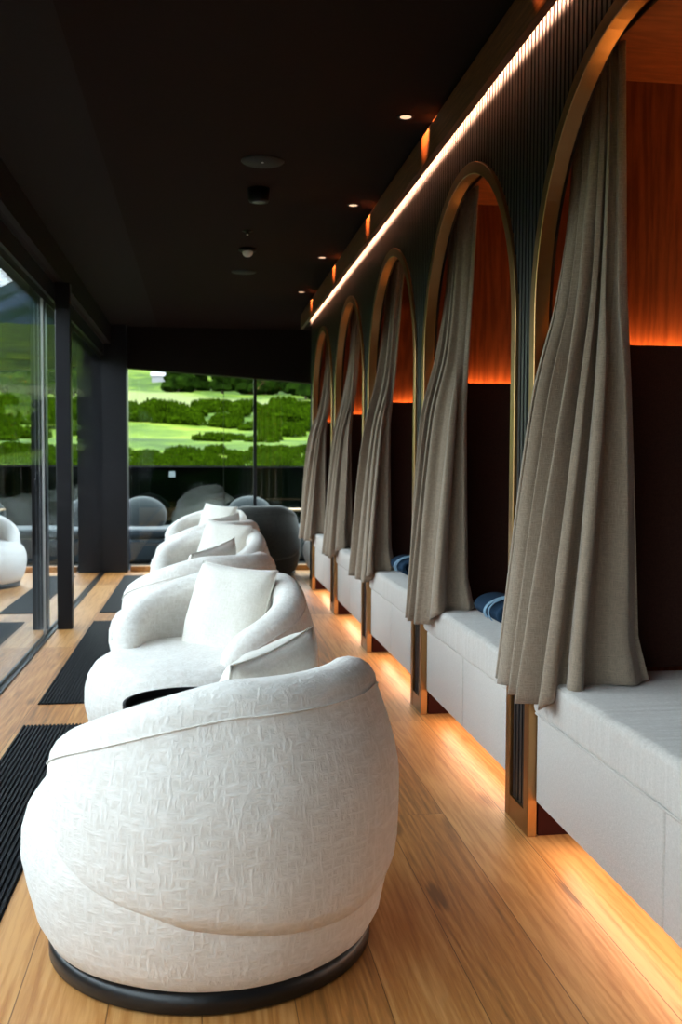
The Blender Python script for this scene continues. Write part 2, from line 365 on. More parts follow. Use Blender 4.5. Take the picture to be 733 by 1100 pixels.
# alcoves
ords = ['nearest', 'second', 'third', 'fourth', 'farthest']
for i, (a, b) in enumerate(bays):
    wa = empty('wall_alcove', (0, 0, 0)); wa['kind'] = 'structure'
    yf = b + 0.07          # face of the far divider
    yn = a - 0.07
    bm = bmesh.new(); box(bm, 1.10, 1.98, yf, yf+0.05, 0.12, ZN+0.05); link('divider', bm, MT['alcove_wood'], wa)
    bm = bmesh.new(); box(bm, 1.10, 1.98, yn-0.05, yn, 0.12, ZN+0.05); link('divider', bm, MT['alcove_wood'], wa)
    bm = bmesh.new(); box(bm, 1.95, 1.98, yn, yf, 0.12, ZN+0.05); link('back_board', bm, MT['alcove_wood'], wa)
    bm = bmesh.new(); box(bm, 1.10, 1.95, yn, yf, ZN, ZN+0.05); link('alcove_top', bm, MT['alcove_ceil'], wa)
    bm = bmesh.new(); box(bm, 1.075, 1.32, b+0.01, b+PWD-0.02, 0.0, 0.118); link('foot', bm, MT['foot'], wa)
    # padded panels with a light slot on top
    pn = empty('padded_wall_panel', (0, 0, 0))
    tag(pn, 'dark brown padded panel lining the lower half of the %s alcove with a glowing amber ledge' % ords[i], 'wall panel', 'padded alcove panels')
    link('side_pad', rbox(1.12, 1.93, yf-0.085, yf-0.055, 0.545, ZLED, 0.006, 2), MT['dark_fabric'], pn)
    link('back_pad', rbox(1.865, 1.895, yn+0.02, yf-0.09, 0.545, ZLED, 0.006, 2), MT['dark_fabric'], pn)
    bm = bmesh.new(); box(bm, 1.13, 1.93, yf-0.040, yf-0.006, ZLED-0.03, ZLED-0.012); l = link('led_strip', bm, MT['led'], pn)
    bm = bmesh.new(); box(bm, 1.898, 1.93, yn+0.02, yf-0.09, ZLED-0.03, ZLED-0.012); link('led_strip', bm, MT['led'], pn)
    # bronze arch frame
    af = empty('arch_frame', (XW, (a+b)/2, 0))
    tag(af, 'satin bronze arched frame around the %s curtained alcove' % ords[i], 'arch frame', 'arched frames along the slatted wall')
    bm = bmesh.new(); c = 0.0
    path = [(-1, 0.0), (-1, 0.112), (-1, 0.121)] + [(None, PI - PI*k/48) for k in range(49)] + [(1, 0.121), (1, 0.112), (1, 0.0)]
    prev = None; first = None
    for s, t in path:
        if s is None: ci, si = math.cos(t), math.sin(t); pi_ = (RI*ci, ZS+RI*si); po = (RO*ci, ZS+RO*si)
        else: pi_ = (s*RI, t); po = (s*RO, t)
        dp = 0.032 if (s is not None and t < 0.115) else 0.048
        ring = [bm.verts.new((x, q[0], q[1])) for x, q in ((0, pi_), (0, po), (dp, po), (dp, pi_))]
        if prev:
            for k in range(4): bm.faces.new((prev[k], prev[(k+1)%4], ring[(k+1)%4], ring[k]))
        else: bm.faces.new(ring[::-1])
        prev = ring
    bm.faces.new(prev)
    bmesh.ops.recalc_face_normals(bm, faces=bm.faces)
    bmesh.ops.bevel(bm, geom=[e for e in bm.edges if len(e.link_faces) == 2 and e.calc_face_angle() > 1.2], offset=0.0022, segments=1, affect='EDGES')
    link('arch_lining', bm, MT['bronze'], af)
    # bottom rail of the pier beyond the opening
    yy = b - (a+b)/2
    bm = bmesh.new(); box(bm, 0.002, 0.035, yy+0.045, yy+PWD-0.045, 0.0, 0.075); link('foot_rail', bm, MT['bronze'], af)

# ------------------------------------------------------------------ benches
def soft_box(x0, x1, y0, y1, z0, z1, r, wob, seed, cuts=14):
    bm = rbox(x0, x1, y0, y1, z0, z1, r, 4)
    bmesh.ops.subdivide_edges(bm, edges=[e for e in bm.edges if e.calc_length() > 0.06], cuts=cuts, use_grid_fill=True)
    for v in bm.verts:
        q = Vector((v.co.x*3, v.co.y*9, v.co.z*3+seed))
        d = noise.noise(q)*wob
        if v.co.x < x0+0.04: v.co.x += d + wob*0.6*noise.noise(Vector((0, v.co.y*38, seed)))
        if v.co.z > z1-0.03: v.co.z += d*0.8 + 0.006*math.sin(PI*min(1, max(0, (v.co.y-y0)/(y1-y0))))
    return bm
for i, (a, b) in enumerate(bays):
    bn = empty('alcove_bench', (1.06, (a+b)/2, 0))
    yc = (a+b)/2
    tag(bn, 'oatmeal upholstered bench filling the %s alcove, lit amber underneath' % ords[i], 'bench', 'benches in the arched alcoves')
    mid = 2.155-yc if i == 0 else 0.0
    h = RI-0.004
    for j, (u, v) in enumerate(((-h, mid-0.002), (mid+0.002, h))):
        link('base_panel', rbox(0.0, 0.05, u, v, 0.115, 0.405, 0.008, 3), MT['bench'], bn, True)
    mid2 = 2.33-yc if i == 0 else 0.0
    for j, (u, v) in enumerate(((-h, h),)):
        cu = link('seat_cushion', soft_box(-0.016, 0.80, u, v, 0.406, 0.535, 0.022, 0.006, i*3+j, 22), MT['bench_seat'], bn, True)
    bm = bmesh.new(); box(bm, 0.05, 0.84, -h, h, 0.12, 0.405); link('carcass', bm, MT['beam'], bn)
    bm = bmesh.new(); box(bm, 0.26, 0.84, -h, h, 0.0, 0.12); link('recessed_plinth', bm, MT['floor'], bn)
    bm = bmesh.new(); tube(bm, [(-0.010, -h+0.02, 0.409), (-0.010, h-0.02, 0.409)], 0.004, 6)
    tube(bm, [(-0.006, -h+0.02, 0.531), (-0.006, h-0.02, 0.531)], 0.003, 6)
    if i == 0: tube(bm, [(0.0, mid2, 0.538), (0.8, mid2, 0.540)], 0.0025, 6); link('piping', bm, MT['bench'], bn, True)
    bm = bmesh.new(); v = [bm.verts.new(c) for c in ((0.052, -h+0.10, 0.118), (0.085, -h+0.10, 0.096), (0.085, h-0.10, 0.096), (0.052, h-0.10, 0.118),
                                                    (0.09, -h+0.10, 0.118), (0.09, h-0.10, 0.118))]
    bm.faces.new((v[0], v[1], v[2], v[3])); bm.faces.new((v[0], v[4], v[1])); bm.faces.new((v[3], v[2], v[5])); bm.faces.new((v[1], v[4], v[5], v[2])); bm.faces.new((v[0], v[3], v[5], v[4]))
    bmesh.ops.recalc_face_normals(bm, faces=bm.faces)
    link('led_strip', bm, MT['led_floor'], bn)

# ------------------------------------------------------------------ curtains
def lerp(a, b, t): return a+(b-a)*t
def poly(pts, t):
    """piecewise-linear with smoothing over a list of (t, value-tuple)"""
    for (t0, p0), (t1, p1) in zip(pts, pts[1:]):
        if t <= t1:
            k = (t-t0)/(t1-t0)
            return tuple(lerp(x, y_, k) for x, y_ in zip(p0, p1))
    return pts[-1][1]
def curtain(i, yp, seed, ld=0.0, rx=0.0, ry=0.0, lx=0.0, nf=8.5, thick=0.003):
    """yp: near edge of the far pier; ld moves the hem's outer end, rx/ry the inner end"""
    rnd = random.Random(seed)
    NU, NV = 260, 70
    ph = [rnd.uniform(0, 6.28) for _ in range(5)]
    w_ = [rnd.uniform(0.55, 1.35) for _ in range(12)]
    bot = [(0, (-0.052+lx, 0.20+ld, 0.475)), (0.28, (-0.048+lx, -0.02+ld*0.6, 0.475)), (0.55, (-0.034+lx*0.5, -0.20+ry*.6, 0.468)),
           (0.72, (0.05+rx*.4, -0.25+ry, 0.53)), (1, (0.285+rx, -0.185+ry, 0.548))]
    midp = [(0, (-0.020+lx, -0.042+ld*0.05, 0)), (0.35, (0.03, -0.12, 0)), (0.7, (0.12+rx*.4, -0.21+ry*.9, 0)), (1, (0.235+rx*.8, -0.20+ry*.9, 0))]
    topp = [(0, (0.125, 0.03, 0)), (0.5, (0.145, -0.16, 0)), (1, (0.185, -0.225+ry*.5, 0))]
    upp = [(0, (0.055, -0.035, 0)), (0.5, (0.11, -0.15, 0)), (1, (0.21+rx*.5, -0.21+ry*.7, 0))]
    uqp = [(0, (0.116, 0.015, 0)), (0.5, (0.135, -0.155, 0)), (1, (0.198+rx*.25, -0.215+ry*.6, 0))]
    bm = bmesh.new(); grid = []
    ztop = ZN-0.002
    for iv in range(NV+1):
        v = iv/NV; row = []
        for iu in range(NU+1):
            u = iu/NU
            B = poly(bot, u); Mi = poly(midp, u); T = poly(topp, u)
            zb = B[2]; z = ztop + (zb-ztop)*v
            U = poly(upp, u)
            U2 = poly(uqp, u); lv = [(ztop, T), (2.05, U2), (1.70, U), (1.40, Mi), (zb, B)]
            for q in range(4):
                if z >= lv[q+1][0] or q == 3:
                    k = (lv[q][0]-z)/(lv[q][0]-lv[q+1][0]); p1 = lv[q][1]; p2 = lv[q+1][1]
                    hz_ = lv[q][0]-lv[q+1][0]
                    def slope(i_, c):     # finite-difference tangent per metre of drop
                        if i_ == 0: return (lv[1][1][c]-lv[0][1][c])/(lv[0][0]-lv[1][0])
                        if i_ == 4: return (lv[4][1][c]-lv[3][1][c])/(lv[3][0]-lv[4][0])
                        return (lv[i_+1][1][c]-lv[i_-1][1][c])/(lv[i_-1][0]-lv[i_+1][0])
                    h00, h10, h01, h11 = 2*k**3-3*k*k+1, k**3-2*k*k+k, -2*k**3+3*k*k, k**3-k*k
                    x, y = [h00*p1[c]+h10*hz_*slope(q, c)+h01*p2[c]+h11*hz_*slope(q+1, c) for c in (0, 1)]
                    break
            row.append(Vector((x, y, z)))
        # normals in plan, smoothed
        out = []
        for iu in range(NU+1):
            u = iu/NU
            d = row[min(NU, iu+14)] - row[max(0, iu-14)]; d.z = 0
            if d.length < 1e-6: d = Vector((0, -1, 0))
            d.normalize(); nrm = Vector((d.y, -d.x, 0))
            uu = u + 0.035*math.sin(2*PI*u*1.3+ph[0]) + 0.012*math.sin(3*v+ph[1])*v
            uw = max(0.0, uu+0.05)**0.8
            s = math.sin(2*PI*nf*uw + ph[2] + 0.35*math.sin(3*v+ph[3])) + 0.28*math.sin(2*PI*nf*uw*1.7 + ph[0] + 1.5*v)
            s = math.copysign(abs(s)**0.8, s)
            wu = u*10.999; wi = int(wu); wf = wu-wi; wf = wf*wf*(3-2*wf)
            amp = lerp(0.012, 0.036, v**0.8) * lerp(w_[wi], w_[min(11, wi+1)], wf)
            env = min(1, u*14, (1-u)*14)
            side = d * (0.004*math.sin(4*PI*nf*uu+ph[4]))
            q = row[iu] + nrm*(amp*s*env) + side
            if v > 0.93 and u > 0.66: q += Vector((0.03*(v-0.93)/0.07*(u-.66)*2, -0.06*(v-0.93)/0.07*(u-.6), 0))
            q.z += 0.003*math.sin(2*PI*nf*uu)*v
            out.append(bm.verts.new((q.x, q.y, q.z)))
        grid.append(out)
    for r0, r1 in zip(grid, grid[1:]):
        for k in range(NU): bm.faces.new((r0[k], r1[k], r1[k+1], r0[k+1]))
    o = link('curtain', bm, MT['curtain'], None, True, (XW, yp, 0))
    sm = o.modifiers.new('thickness', 'SOLIDIFY'); sm.thickness = thick; sm.offset = 0
    # stitched hem line
    bm = bmesh.new()
    me = o.data; idx = (NV-3)*(NU+1)
    pts = [me.vertices[idx+k].co.copy() for k in range(0, NU+1, 2)]
    tube(bm, pts, 0.0022, 5)
    link('hem', bm, MT['curtain'], o, True)
    bm = bmesh.new(); tube(bm, [(0.15, -0.02, ZN-0.008), (0.15, -1.2, ZN-0.008)], 0.006, 8)
    rl = link('rail', bm, MT['black_metal'], o, True)
    tag(o, ['greige linen curtain of the nearest alcove, folds spilling over the bench',
            'greige linen curtain of the second alcove, gathered at the far side of its arch',
            'greige linen curtain of the third alcove from the camera, gathered at its far post',
            'greige linen curtain of the fourth alcove, narrow in the distance',
            'farthest greige linen curtain, hanging beside the end window'][i], 'curtain', 'linen curtains in the arched alcoves')
    return o
params = [dict(seed=3, nf=7.0), dict(seed=5, ld=-0.14, rx=-0.12, ry=-0.06, nf=5.5), dict(seed=8, rx=-0.16, ry=0.03, nf=5.0, lx=0.0),
          dict(seed=11, ld=0.08, rx=-0.16, ry=0.06, nf=5.0), dict(seed=13, ld=0.18, lx=-0.03, rx=-0.16, ry=0.06, nf=4.5)]
for i, (a, b) in enumerate(bays): curtain(i, b, **params[i])

# ------------------------------------------------------------------ armchairs
THM = math.radians(128)
def shell_bm(H0=0.72, zb0=0.175):
    """wrap-around back; back centre points to local +x"""
    bm = bmesh.new(); NT = 84; rings = []
    for i in range(NT+1):
        th = -THM + 2*THM*i/NT; at = abs(th)/THM
        # height of the rim
        H = H0 - 0.225*max(0, (at-0.24)/0.76)**1.35
        e = max(0, (at-0.86)/0.14); cap = math.sqrt(max(0.0, 1-e*e))
        H = 0.40 + (H-0.40)*(0.15+0.85*cap)
        zb = zb0 + 0.19*at**1.5
        t = 0.135*max(cap, 0.04); sh = 1-0.20*at**2.6
        Ro = lambda z: 0.452 + 0.028*math.sin(PI*min(1, max(0, (z-0.10)/0.55))) - 0.060*max(0, (z-0.42)/0.33)**1.7
        rt_ = t/2
        sec = []
        NZ = 12
        def mid(z): return Ro(z)*sh - 0.0675
        ztop = H - rt_
        for k in range(NZ+1):
            z = zb + (ztop-zb)*k/NZ
            tk = rt_ * (1 if k > 1 else (0.80 if k == 0 else 0.96))
            sec.append((mid(z)+tk, z))
        for k in range(1, 8):
            a_ = PI*k/8; sec.append((mid(ztop)+rt_*math.cos(a_), ztop+rt_*math.sin(a_)))
        for k in range(NZ+1):
            z = ztop + (0.36-ztop)*k/NZ
            sec.append((mid(max(z, 0.36))-rt_, z))
        sec.append((mid(0.36)-rt_, zb+0.02))
        rings.append([bm.verts.new((r*math.cos(th), r*math.sin(th), z)) for r, z in sec])
    n = len(rings[0])
    for a, b in zip(rings, rings[1:]):
        for k in range(n): bm.faces.new((a[k], a[(k+1)%n], b[(k+1)%n], b[k]))
    bm.faces.new(rings[0]); bm.faces.new(rings[-1][::-1])
    bmesh.ops.recalc_face_normals(bm, faces=bm.faces)
    return bm, rings
def make_chair(cloth, H0=0.725):
    root = empty('armchair', (0, 0, 0))
    bm = bmesh.new(); lathe(bm, [(0.0, 0.0), (0.392, 0.0), (0.402, 0.006), (0.402, 0.044), (0.39, 0.050), (0, 0.050)], 72); link('plinth', bm, MT['plinth'], root, True)
    bm = bmesh.new()
    lathe(bm, [(0, 0.044), (0.380, 0.044), (0.402, 0.056), (0.426, 0.10), (0.441, 0.17), (0.452, 0.24), (0.450, 0.30), (0.437, 0.35), (0.412, 0.39), (0.372, 0.415), (0.32, 0.427), (0.2, 0.434), (0, 0.436)], 96)
    for v in bm.verts:
        if v.co.x < 0: v.co.x *= 1 + 0.11*min(1, v.co.z/0.2)*1.0
        v.co += Vector((0.004*noise.noise(v.co*6), 0.004*noise.noise(v.co*6+Vector((9, 0, 0))), 0.006*noise.noise(v.co*5+Vector((0, 5, 0)))))
    bmesh.ops.recalc_face_normals(bm, faces=bm.faces)
    link('seat', bm, cloth, root, True)
    bm, _ = shell_bm(H0)
    for v in bm.verts:
        v.co += Vector((0.004*noise.noise(v.co*5), 0.004*noise.noise(v.co*5+Vector((9, 0, 0))), 0.004*noise.noise(v.co*5+Vector((0, 5, 0)))))
    bk = link('backrest', bm, cloth, root, True)
    # piping that follows the outer shoulder of the rim
    me = bk.data; n = 34+0
    cnt = len(me.vertices)//85
    pts = [me.vertices[i*cnt+12].co*1.0 for i in range(3, 82)]
    bm = bmesh.new(); tube(bm, [Vector((p.x*1.006, p.y*1.006, p.z)) for p in pts], 0.0022, 6)
    link('piping', bm, cloth, bk, True)
    return root
def pillow_bm(w_=0.41, h_=0.41, t=0.18, N=22, seed=0):
    bm = bmesh.new(); S = {}
    for side in (1, -1):
        for i in range(N+1):
            for j in range(N+1):
                u, v = -1+2*i/N, -1+2*j/N
                edge = i in (0, N) or j in (0, N)
                if side == -1 and edge: S[(side, i, j)] = S[(1, i, j)]; continue
                pin = 1 - 0.07*(1-v*v)*abs(u)**3*1.0; pin2 = 1 - 0.07*(1-u*u)*abs(v)**3
                th = t/2*((1-u*u)*(1-v*v))**0.40
                d = 0.008*noise.noise(Vector((u*2.2, v*2.2, seed+side)))
                S[(side, i, j)] = bm.verts.new((side*(th + (d if not edge else 0)), u*w_/2*pin, v*h_/2*pin2))
    for side in (1, -1):
        for i in range(N):
            for j in range(N):
                q = [S[(side, i, j)], S[(side, i+1, j)], S[(side, i+1, j+1)], S[(side, i, j+1)]]
                bm.faces.new(q if side == 1 else q[::-1])
    bmesh.ops.recalc_face_normals(bm, faces=bm.faces)
    return bm
chair0 = make_chair(MT['chair'])
pil0 = link('throw_pillow', pillow_bm(), MT['pillow'], None, True)
bm = bmesh.new()
N = 22; ring = []
for k in range(4*N):
    s, q = divmod(k, N); c = -1+2*q/N
    u, v = ((c, -1), (1, c), (-c, 1), (-1, -c))[s]
    pin = 1 - 0.07*(1-v*v)*abs(u)**3; pin2 = 1 - 0.07*(1-u*u)*abs(v)**3
    ring.append((0, u*0.205*pin, v*0.205*pin2))
tube(bm, ring, 0.0028, 5, True); link('piping', bm, MT['pillow'], pil0, True)

spots = [  # x, y, direction of the back (deg), label, pillow: (dx, dy, z, direction, tilt, spin, label)
 (0.026, 2.53, -52, 'nearest ivory armchair, its wide back turned to the camera', (0.125, 0.03, 0.54, -33, 14, 5, 'cream pillow peeking over the back of the nearest ivory armchair')),
 (0.01, 4.15, 48, 'second ivory armchair, open seat turned to the camera behind the black table', (0.10, 0.09, 0.565, 50, 20, 3, 'cream square pillow in full view on the second ivory armchair')),
 (-0.02, 5.42, -52, 'third ivory armchair, seen from behind just past the large pillow', (0.06, 0.02, 0.555, -33, 14, 8, 'small tip of a cream pillow showing above the third ivory armchair')),
 (0.03, 7.02, 48, 'fourth ivory armchair, facing the camera with its rounded arm to the right', (0.115, 0.125, 0.575, 50, 20, 6, 'cream pillow leaning in the fourth ivory armchair')),
 (0.06, 8.35, -52, 'fifth ivory armchair, only its rim showing between two others', (0.11, 0.06, 0.555, -33, 14, 5, 'tip of a cream pillow above the rim of the fifth ivory armchair')),
 (0.03, 9.9, 48, 'farthest ivory armchair, closest to the end window', (0.115, 0.12, 0.575, 50, 20, 4, 'cream pillow in the farthest ivory armchair by the end window')),
]
for i, (x, y, d, lab, pl) in enumerate(spots):
    c = chair0 if i == 0 else copy_tree(chair0)
    c.location = (x, y, 0); c.rotation_euler = (0, 0, math.radians(d))
    tag(c, lab, 'armchair', 'ivory armchairs in a row')
    q = pil0 if i == 0 else copy_tree(pil0)
    q.location = (x + pl[0], y + pl[1], pl[2])
    q.rotation_euler = (Matrix.Rotation(math.radians(pl[3]), 3, 'Z') @ Matrix.Rotation(math.radians(pl[4]), 3, 'Y') @ Matrix.Rotation(math.radians(pl[5]), 3, 'X')).to_euler()
    tag(q, pl[6], 'pillow', 'cream pillows on the armchairs')

# dark and grey chairs by the end window
dk = make_chair(MT['charcoal'], 0.745); dk.location = (0.60, 10.68, 0); dk.rotation_euler = (0, 0, math.radians(-85))
tag(dk, 'charcoal round armchair standing alone before the end window', 'armchair')
gy = make_chair(MT['greychair'], 0.60); gy.location = (1.56, 10.5, 0); gy.rotation_euler = (0, 0, math.radians(20))
tag(gy, 'pale grey low armchair half hidden behind the end of the bench wall', 'armchair')

# side tables
def make_table():
    r = empty('side_table', (0, 0, 0))
    bm = bmesh.new(); lathe(bm, [(0, 0.372), (0.20, 0.372), (0.20, 0.382), (0, 0.382)], 64); link('tabletop', bm, MT['table'], r, True)
    bm = bmesh.new(); lathe(bm, [(0.200, 0.362), (0.208, 0.362), (0.208, 0.405), (0.200, 0.405), (0.200, 0.362)], 64)
    bmesh.ops.delete(bm, geom=[f for f in bm.faces if len(f.verts) > 4], context='FACES_ONLY'); link('rim', bm, MT['table'], r)
    bm = bmesh.new(); lathe(bm, [(0, 0.012), (0.022, 0.012), (0.022, 0.372), (0, 0.372)], 24); link('column', bm, MT['table'], r, True)
    bm = bmesh.new(); lathe(bm, [(0, 0), (0.15, 0), (0.15, 0.012), (0, 0.014)], 48); link('base', bm, MT['table'], r, True)
    return r
tb = make_table()
for i, (x, y, lab) in enumerate([(-0.05, 3.34, 'round black side table with raised rim between the two nearest armchairs'),
                                 (-0.08, 6.22, 'round black side table between the third and fourth armchairs'),
                                 (-0.08, 9.13, 'round black side table between the two farthest armchairs, seen mirrored in the glass')]):
    t = tb if i == 0 else copy_tree(tb)
    t.location = (x, y, 0); tag(t, lab, 'table', 'black side tables')

# ------------------------------------------------------------------ floor grates
def grate_bm(L):
    bm = bmesh.new(); box(bm, 0, 0.28, 0, L, 0.0005, 0.002)
    n = 17; p_ = 0.28/n
    for k in range(n): box(bm, k*p_+0.003, k*p_+p_-0.005, 0, L, 0.002, 0.008)
    return bm
g0 = link('floor_grate', grate_bm(2.6), MT['grate'])
for i, (y, lab) in enumerate([(2.03, 'black ribbed floor grate nearest the camera, beside the nearest armchair'),
                              (5.04, 'black ribbed floor grate in the middle of the row, beside the second armchair'),
                              (8.07, 'farthest black ribbed floor grate, near the corner of the windows')]):
    g = g0 if i == 0 else copy_tree(g0)
    g.location = (-0.80, y, 0); tag(g, lab, 'floor grate', 'ribbed floor grates along the glass wall')

# ------------------------------------------------------------------ towels
def towel(loc, lab, seed):
    # a rolled towel, roll axis along y, oval section, spiral ends
    r = empty('rolled_towel', loc); L = 0.34
    tag(r, lab, 'towel', 'rolled navy towels on the benches')
    bm = bmesh.new(); turns = 2.6; n = 150; inner = []; outer = []
    for k in range(n+1):
        t = k/n; a = -2*PI*turns*t + 0.6; rr = 1.0 - 0.80*t
        th = 0.24
        for lst, q in ((outer, rr), (inner, max(0.03, rr-th*0.92))):
            lst.append((0.115*q*math.cos(a), 0.064+0.062*q*math.sin(a)))
    prev = None
    for (xo, zo), (xi, zi) in zip(outer, inner):
        ring = [bm.verts.new(c) for c in ((xo, 0.012, zo), (xo*.985, 0, lerp(zo, .064, .015)), (xi, 0, zi), (xi, L, zi), (xo, L, zo))]
        if prev:
            for q in range(5): bm.faces.new((prev[q], prev[(q+1)%5], ring[(q+1)%5], ring[q]))
        prev = ring
    bmesh.ops.recalc_face_normals(bm, faces=bm.faces)
    link('towel_cloth', bm, MT['towel'], r, True)
    # pale wavy woven stripes
    for j, y0 in enumerate((0.045, 0.085, 0.12)):
        bm = bmesh.new(); prev = None
        for k in range(41):
            a = lerp(PI*1.15, -0.1*PI, k/40)
            yy = y0 + 0.018*math.sin(k/40*5+j*1.3)
            x, z = 0.1165*math.cos(a), 0.064+0.0635*math.sin(a)
            xi, zi = 0.113*math.cos(a), 0.064+0.060*math.sin(a)
            ring = [bm.verts.new(c) for c in ((x, yy-0.006, z), (x, yy+0.006, z), (xi, yy+0.006, zi), (xi, yy-0.006, zi))]
            if prev:
                for q in range(4): bm.faces.new((prev[q], prev[(q+1)%4], ring[(q+1)%4], ring[q]))
            prev = ring
        bmesh.ops.recalc_face_normals(bm, faces=bm.faces)
        link('stripe', bm, MT['towel_stripe'], r, True)
    return r
towel((1.25, 3.80, 0.538), 'rolled navy towel with pale blue stripes on the second bench beside the large curtain', 1)
towel((1.22, 5.56, 0.538), 'rolled navy towel on the third bench, half hidden by the second curtain', 2)

# ------------------------------------------------------------------ ceiling fittings
def fit(name, x, y, prof, mat, label, cat, extra=None, group=None):
    r = empty(name, (x, y, CZ)); tag(r, label, cat, group)
    bm = bmesh.new(); lathe(bm, prof, 32)
    if prof[0][0] > 0: bmesh.ops.delete(bm, geom=[f for f in bm.faces if len(f.verts) > 4], context='FACES_ONLY')
    bmesh.ops.recalc_face_normals(bm, faces=bm.faces); link('housing', bm, mat, r, True)
    if extra:
        bm = bmesh.new(); lathe(bm, extra[1], 24); bmesh.ops.recalc_face_normals(bm, faces=bm.faces); link(extra[0], bm, extra[2], r, True)
    return r
fit('ceiling_speaker', 0.30, 4.96, [(0, -0.006), (0.10, -0.006), (0.105, -0.001), (0.105, 0), (0, 0)], MT['black_metal'],
    'flat round black speaker in the ceiling, nearest of the row', 'speaker', ('status_light', [(0, -0.010), (0.006, -0.008), (0.006, -0.006), (0, -0.006)], MT['white_plastic']))
fit('ceiling_spotlight', 0.31, 5.46, [(0, -0.07), (0.05, -0.07), (0.055, -0.06), (0.06, 0), (0, 0)], MT['black_metal'],
    'short black cylinder spotlight on the ceiling behind the flat speaker', 'spotlight', ('lens', [(0, -0.074), (0.03, -0.072), (0.035, -0.07), (0, -0.07)], MT['table']))
fit('sprinkler', 0.295, 6.45, [(0, -0.02), (0.012, -0.018), (0.014, -0.004), (0.035, -0.002), (0.035, 0), (0, 0)], MT['black_metal'],
    'tiny ceiling sprinkler just before the white smoke detector', 'sprinkler', ('bulb', [(0, -0.028), (0.006, -0.025), (0.006, -0.02), (0, -0.02)], MT['white_plastic']))
fit('smoke_detector', 0.32, 6.98, [(0, -0.02), (0.055, -0.02), (0.06, -0.014), (0.06, 0), (0, 0)], MT['black_metal'],
    'small white dome smoke detector on a black ceiling mount', 'smoke detector', ('dome', [(0, -0.058), (0.018, -0.054), (0.032, -0.042), (0.036, -0.026), (0.036, -0.02), (0, -0.02)], MT['white_plastic']))
fit('ceiling_speaker', 0.33, 7.83, [(0, -0.005), (0.09, -0.005), (0.095, -0.001), (0.095, 0), (0, 0)], MT['black_metal'],
    'flat round black ceiling plate farthest along the row', 'speaker')
dlab = ['recessed downlight nearest the camera above the alcove cornice', 'recessed downlight, second from the camera, glowing beside the cornice', 'recessed downlight, third from the camera, beside the cornice',
        'recessed downlight, fourth from the camera, beside the cornice', 'farthest recessed downlight, near the end of the cornice']
for i in range(5):
    y = 2.76 + 1.475*i
    r = fit('downlight', 0.86, y, [(0.026, -0.004), (0.034, -0.004), (0.036, 0), (0.026, 0), (0.026, -0.004)], MT['black_metal'], dlab[i], 'downlight',
        ('lens', [(0, -0.003), (0.024, -0.003), (0.024, -0.001), (0, -0.001)], MT['lamp']), 'recessed downlights')
    l = bpy.data.lights.new('downlight_beam', 'SPOT'); l.energy = 16; l.color = (1, 0.36, 0.09); l.spot_size = math.radians(76); l.spot_blend = 0.5; l.shadow_soft_size = 0.012
    o = bpy.data.objects.new('downlight_beam', l); col.objects.link(o); o.parent = r; o.location = (0.0, 0, -0.012)
    o.rotation_euler = (0, math.radians(-62), 0)

# ------------------------------------------------------------------ terrace
bm = bmesh.new(); box(bm, -3.2, 9, YE+0.1, 13.6, -0.25, -0.03); box(bm, -3.2, XG-0.1, -4, YE+0.1, -0.25, -0.03); struct('floor_terrace', bm, MT['deck'])
def balustrade(pts, lab, name='balustrade'):
    r = empty(name, (pts[0][0], pts[0][1], -0.03)); tag(r, lab, 'balustrade')
    ox, oy = pts[0]
    (x0, y0), (x1, y1) = pts; L = math.hypot(x1-x0, y1-y0); n = int(L/1.9); ux, uy = (x1-x0)/L, (y1-y0)/L
    al = abs(ux) > 0.5
    for k in range(n):
        s0, s1 = L*k/n, L*(k+1)/n-0.0004
        bm = bmesh.new()
        if al: box(bm, s0, s1, -0.008, 0.008, 0.03, 1.15)
        else: box(bm, -0.008, 0.008, s0, s1, 0.03, 1.15)
        link('glass_panel', bm, MT['glass_rail'], r)
    bm = bmesh.new()
    if al: box(bm, 0, L, -0.02, 0.02, 1.15, 1.175)
    else: box(bm, -0.02, 0.02, 0, L, 1.15, 1.175)
    link('handrail', bm, MT['black_metal'], r)
    bm = bmesh.new()
    if al: box(bm, 0, L, -0.03, 0.03, 0.0, 0.10)
    else: box(bm, -0.03, 0.03, 0, L, 0.0, 0.10)
    link('base_rail', bm, MT['black_metal'], r)
    return r
balustrade([(-3.1, 13.5), (8.9, 13.5)], 'smoked glass balustrade across the terrace beyond the end window')
balustrade([(-3.1, -3.9), (-3.1, 13.4)], 'smoked glass balustrade along the terrace outside the long glass wall')
bm = bmesh.new(); box(bm, -0.42, -0.34, 13.478, 13.482, 0.99, 1.07)
tag(link('notice_sticker', bm, MT['deck']), 'small pale square notice on the smoked glass balustrade', 'notice')
bpy.data.objects['notice_sticker'].data.materials[0] = plain('notice_grey', (0.16, 0.19, 0.20), 0.8)
MT['blue_cushion'] = weave('slate_blue_cloth', (0.007, 0.018, 0.029), (0.004, 0.011, 0.02), 80, 0.3, 0.002)
MT['teal_cushion'] = weave('grey_teal_cloth', (0.014, 0.023, 0.027), (0.01, 0.016, 0.02), 80, 0.3, 0.002)
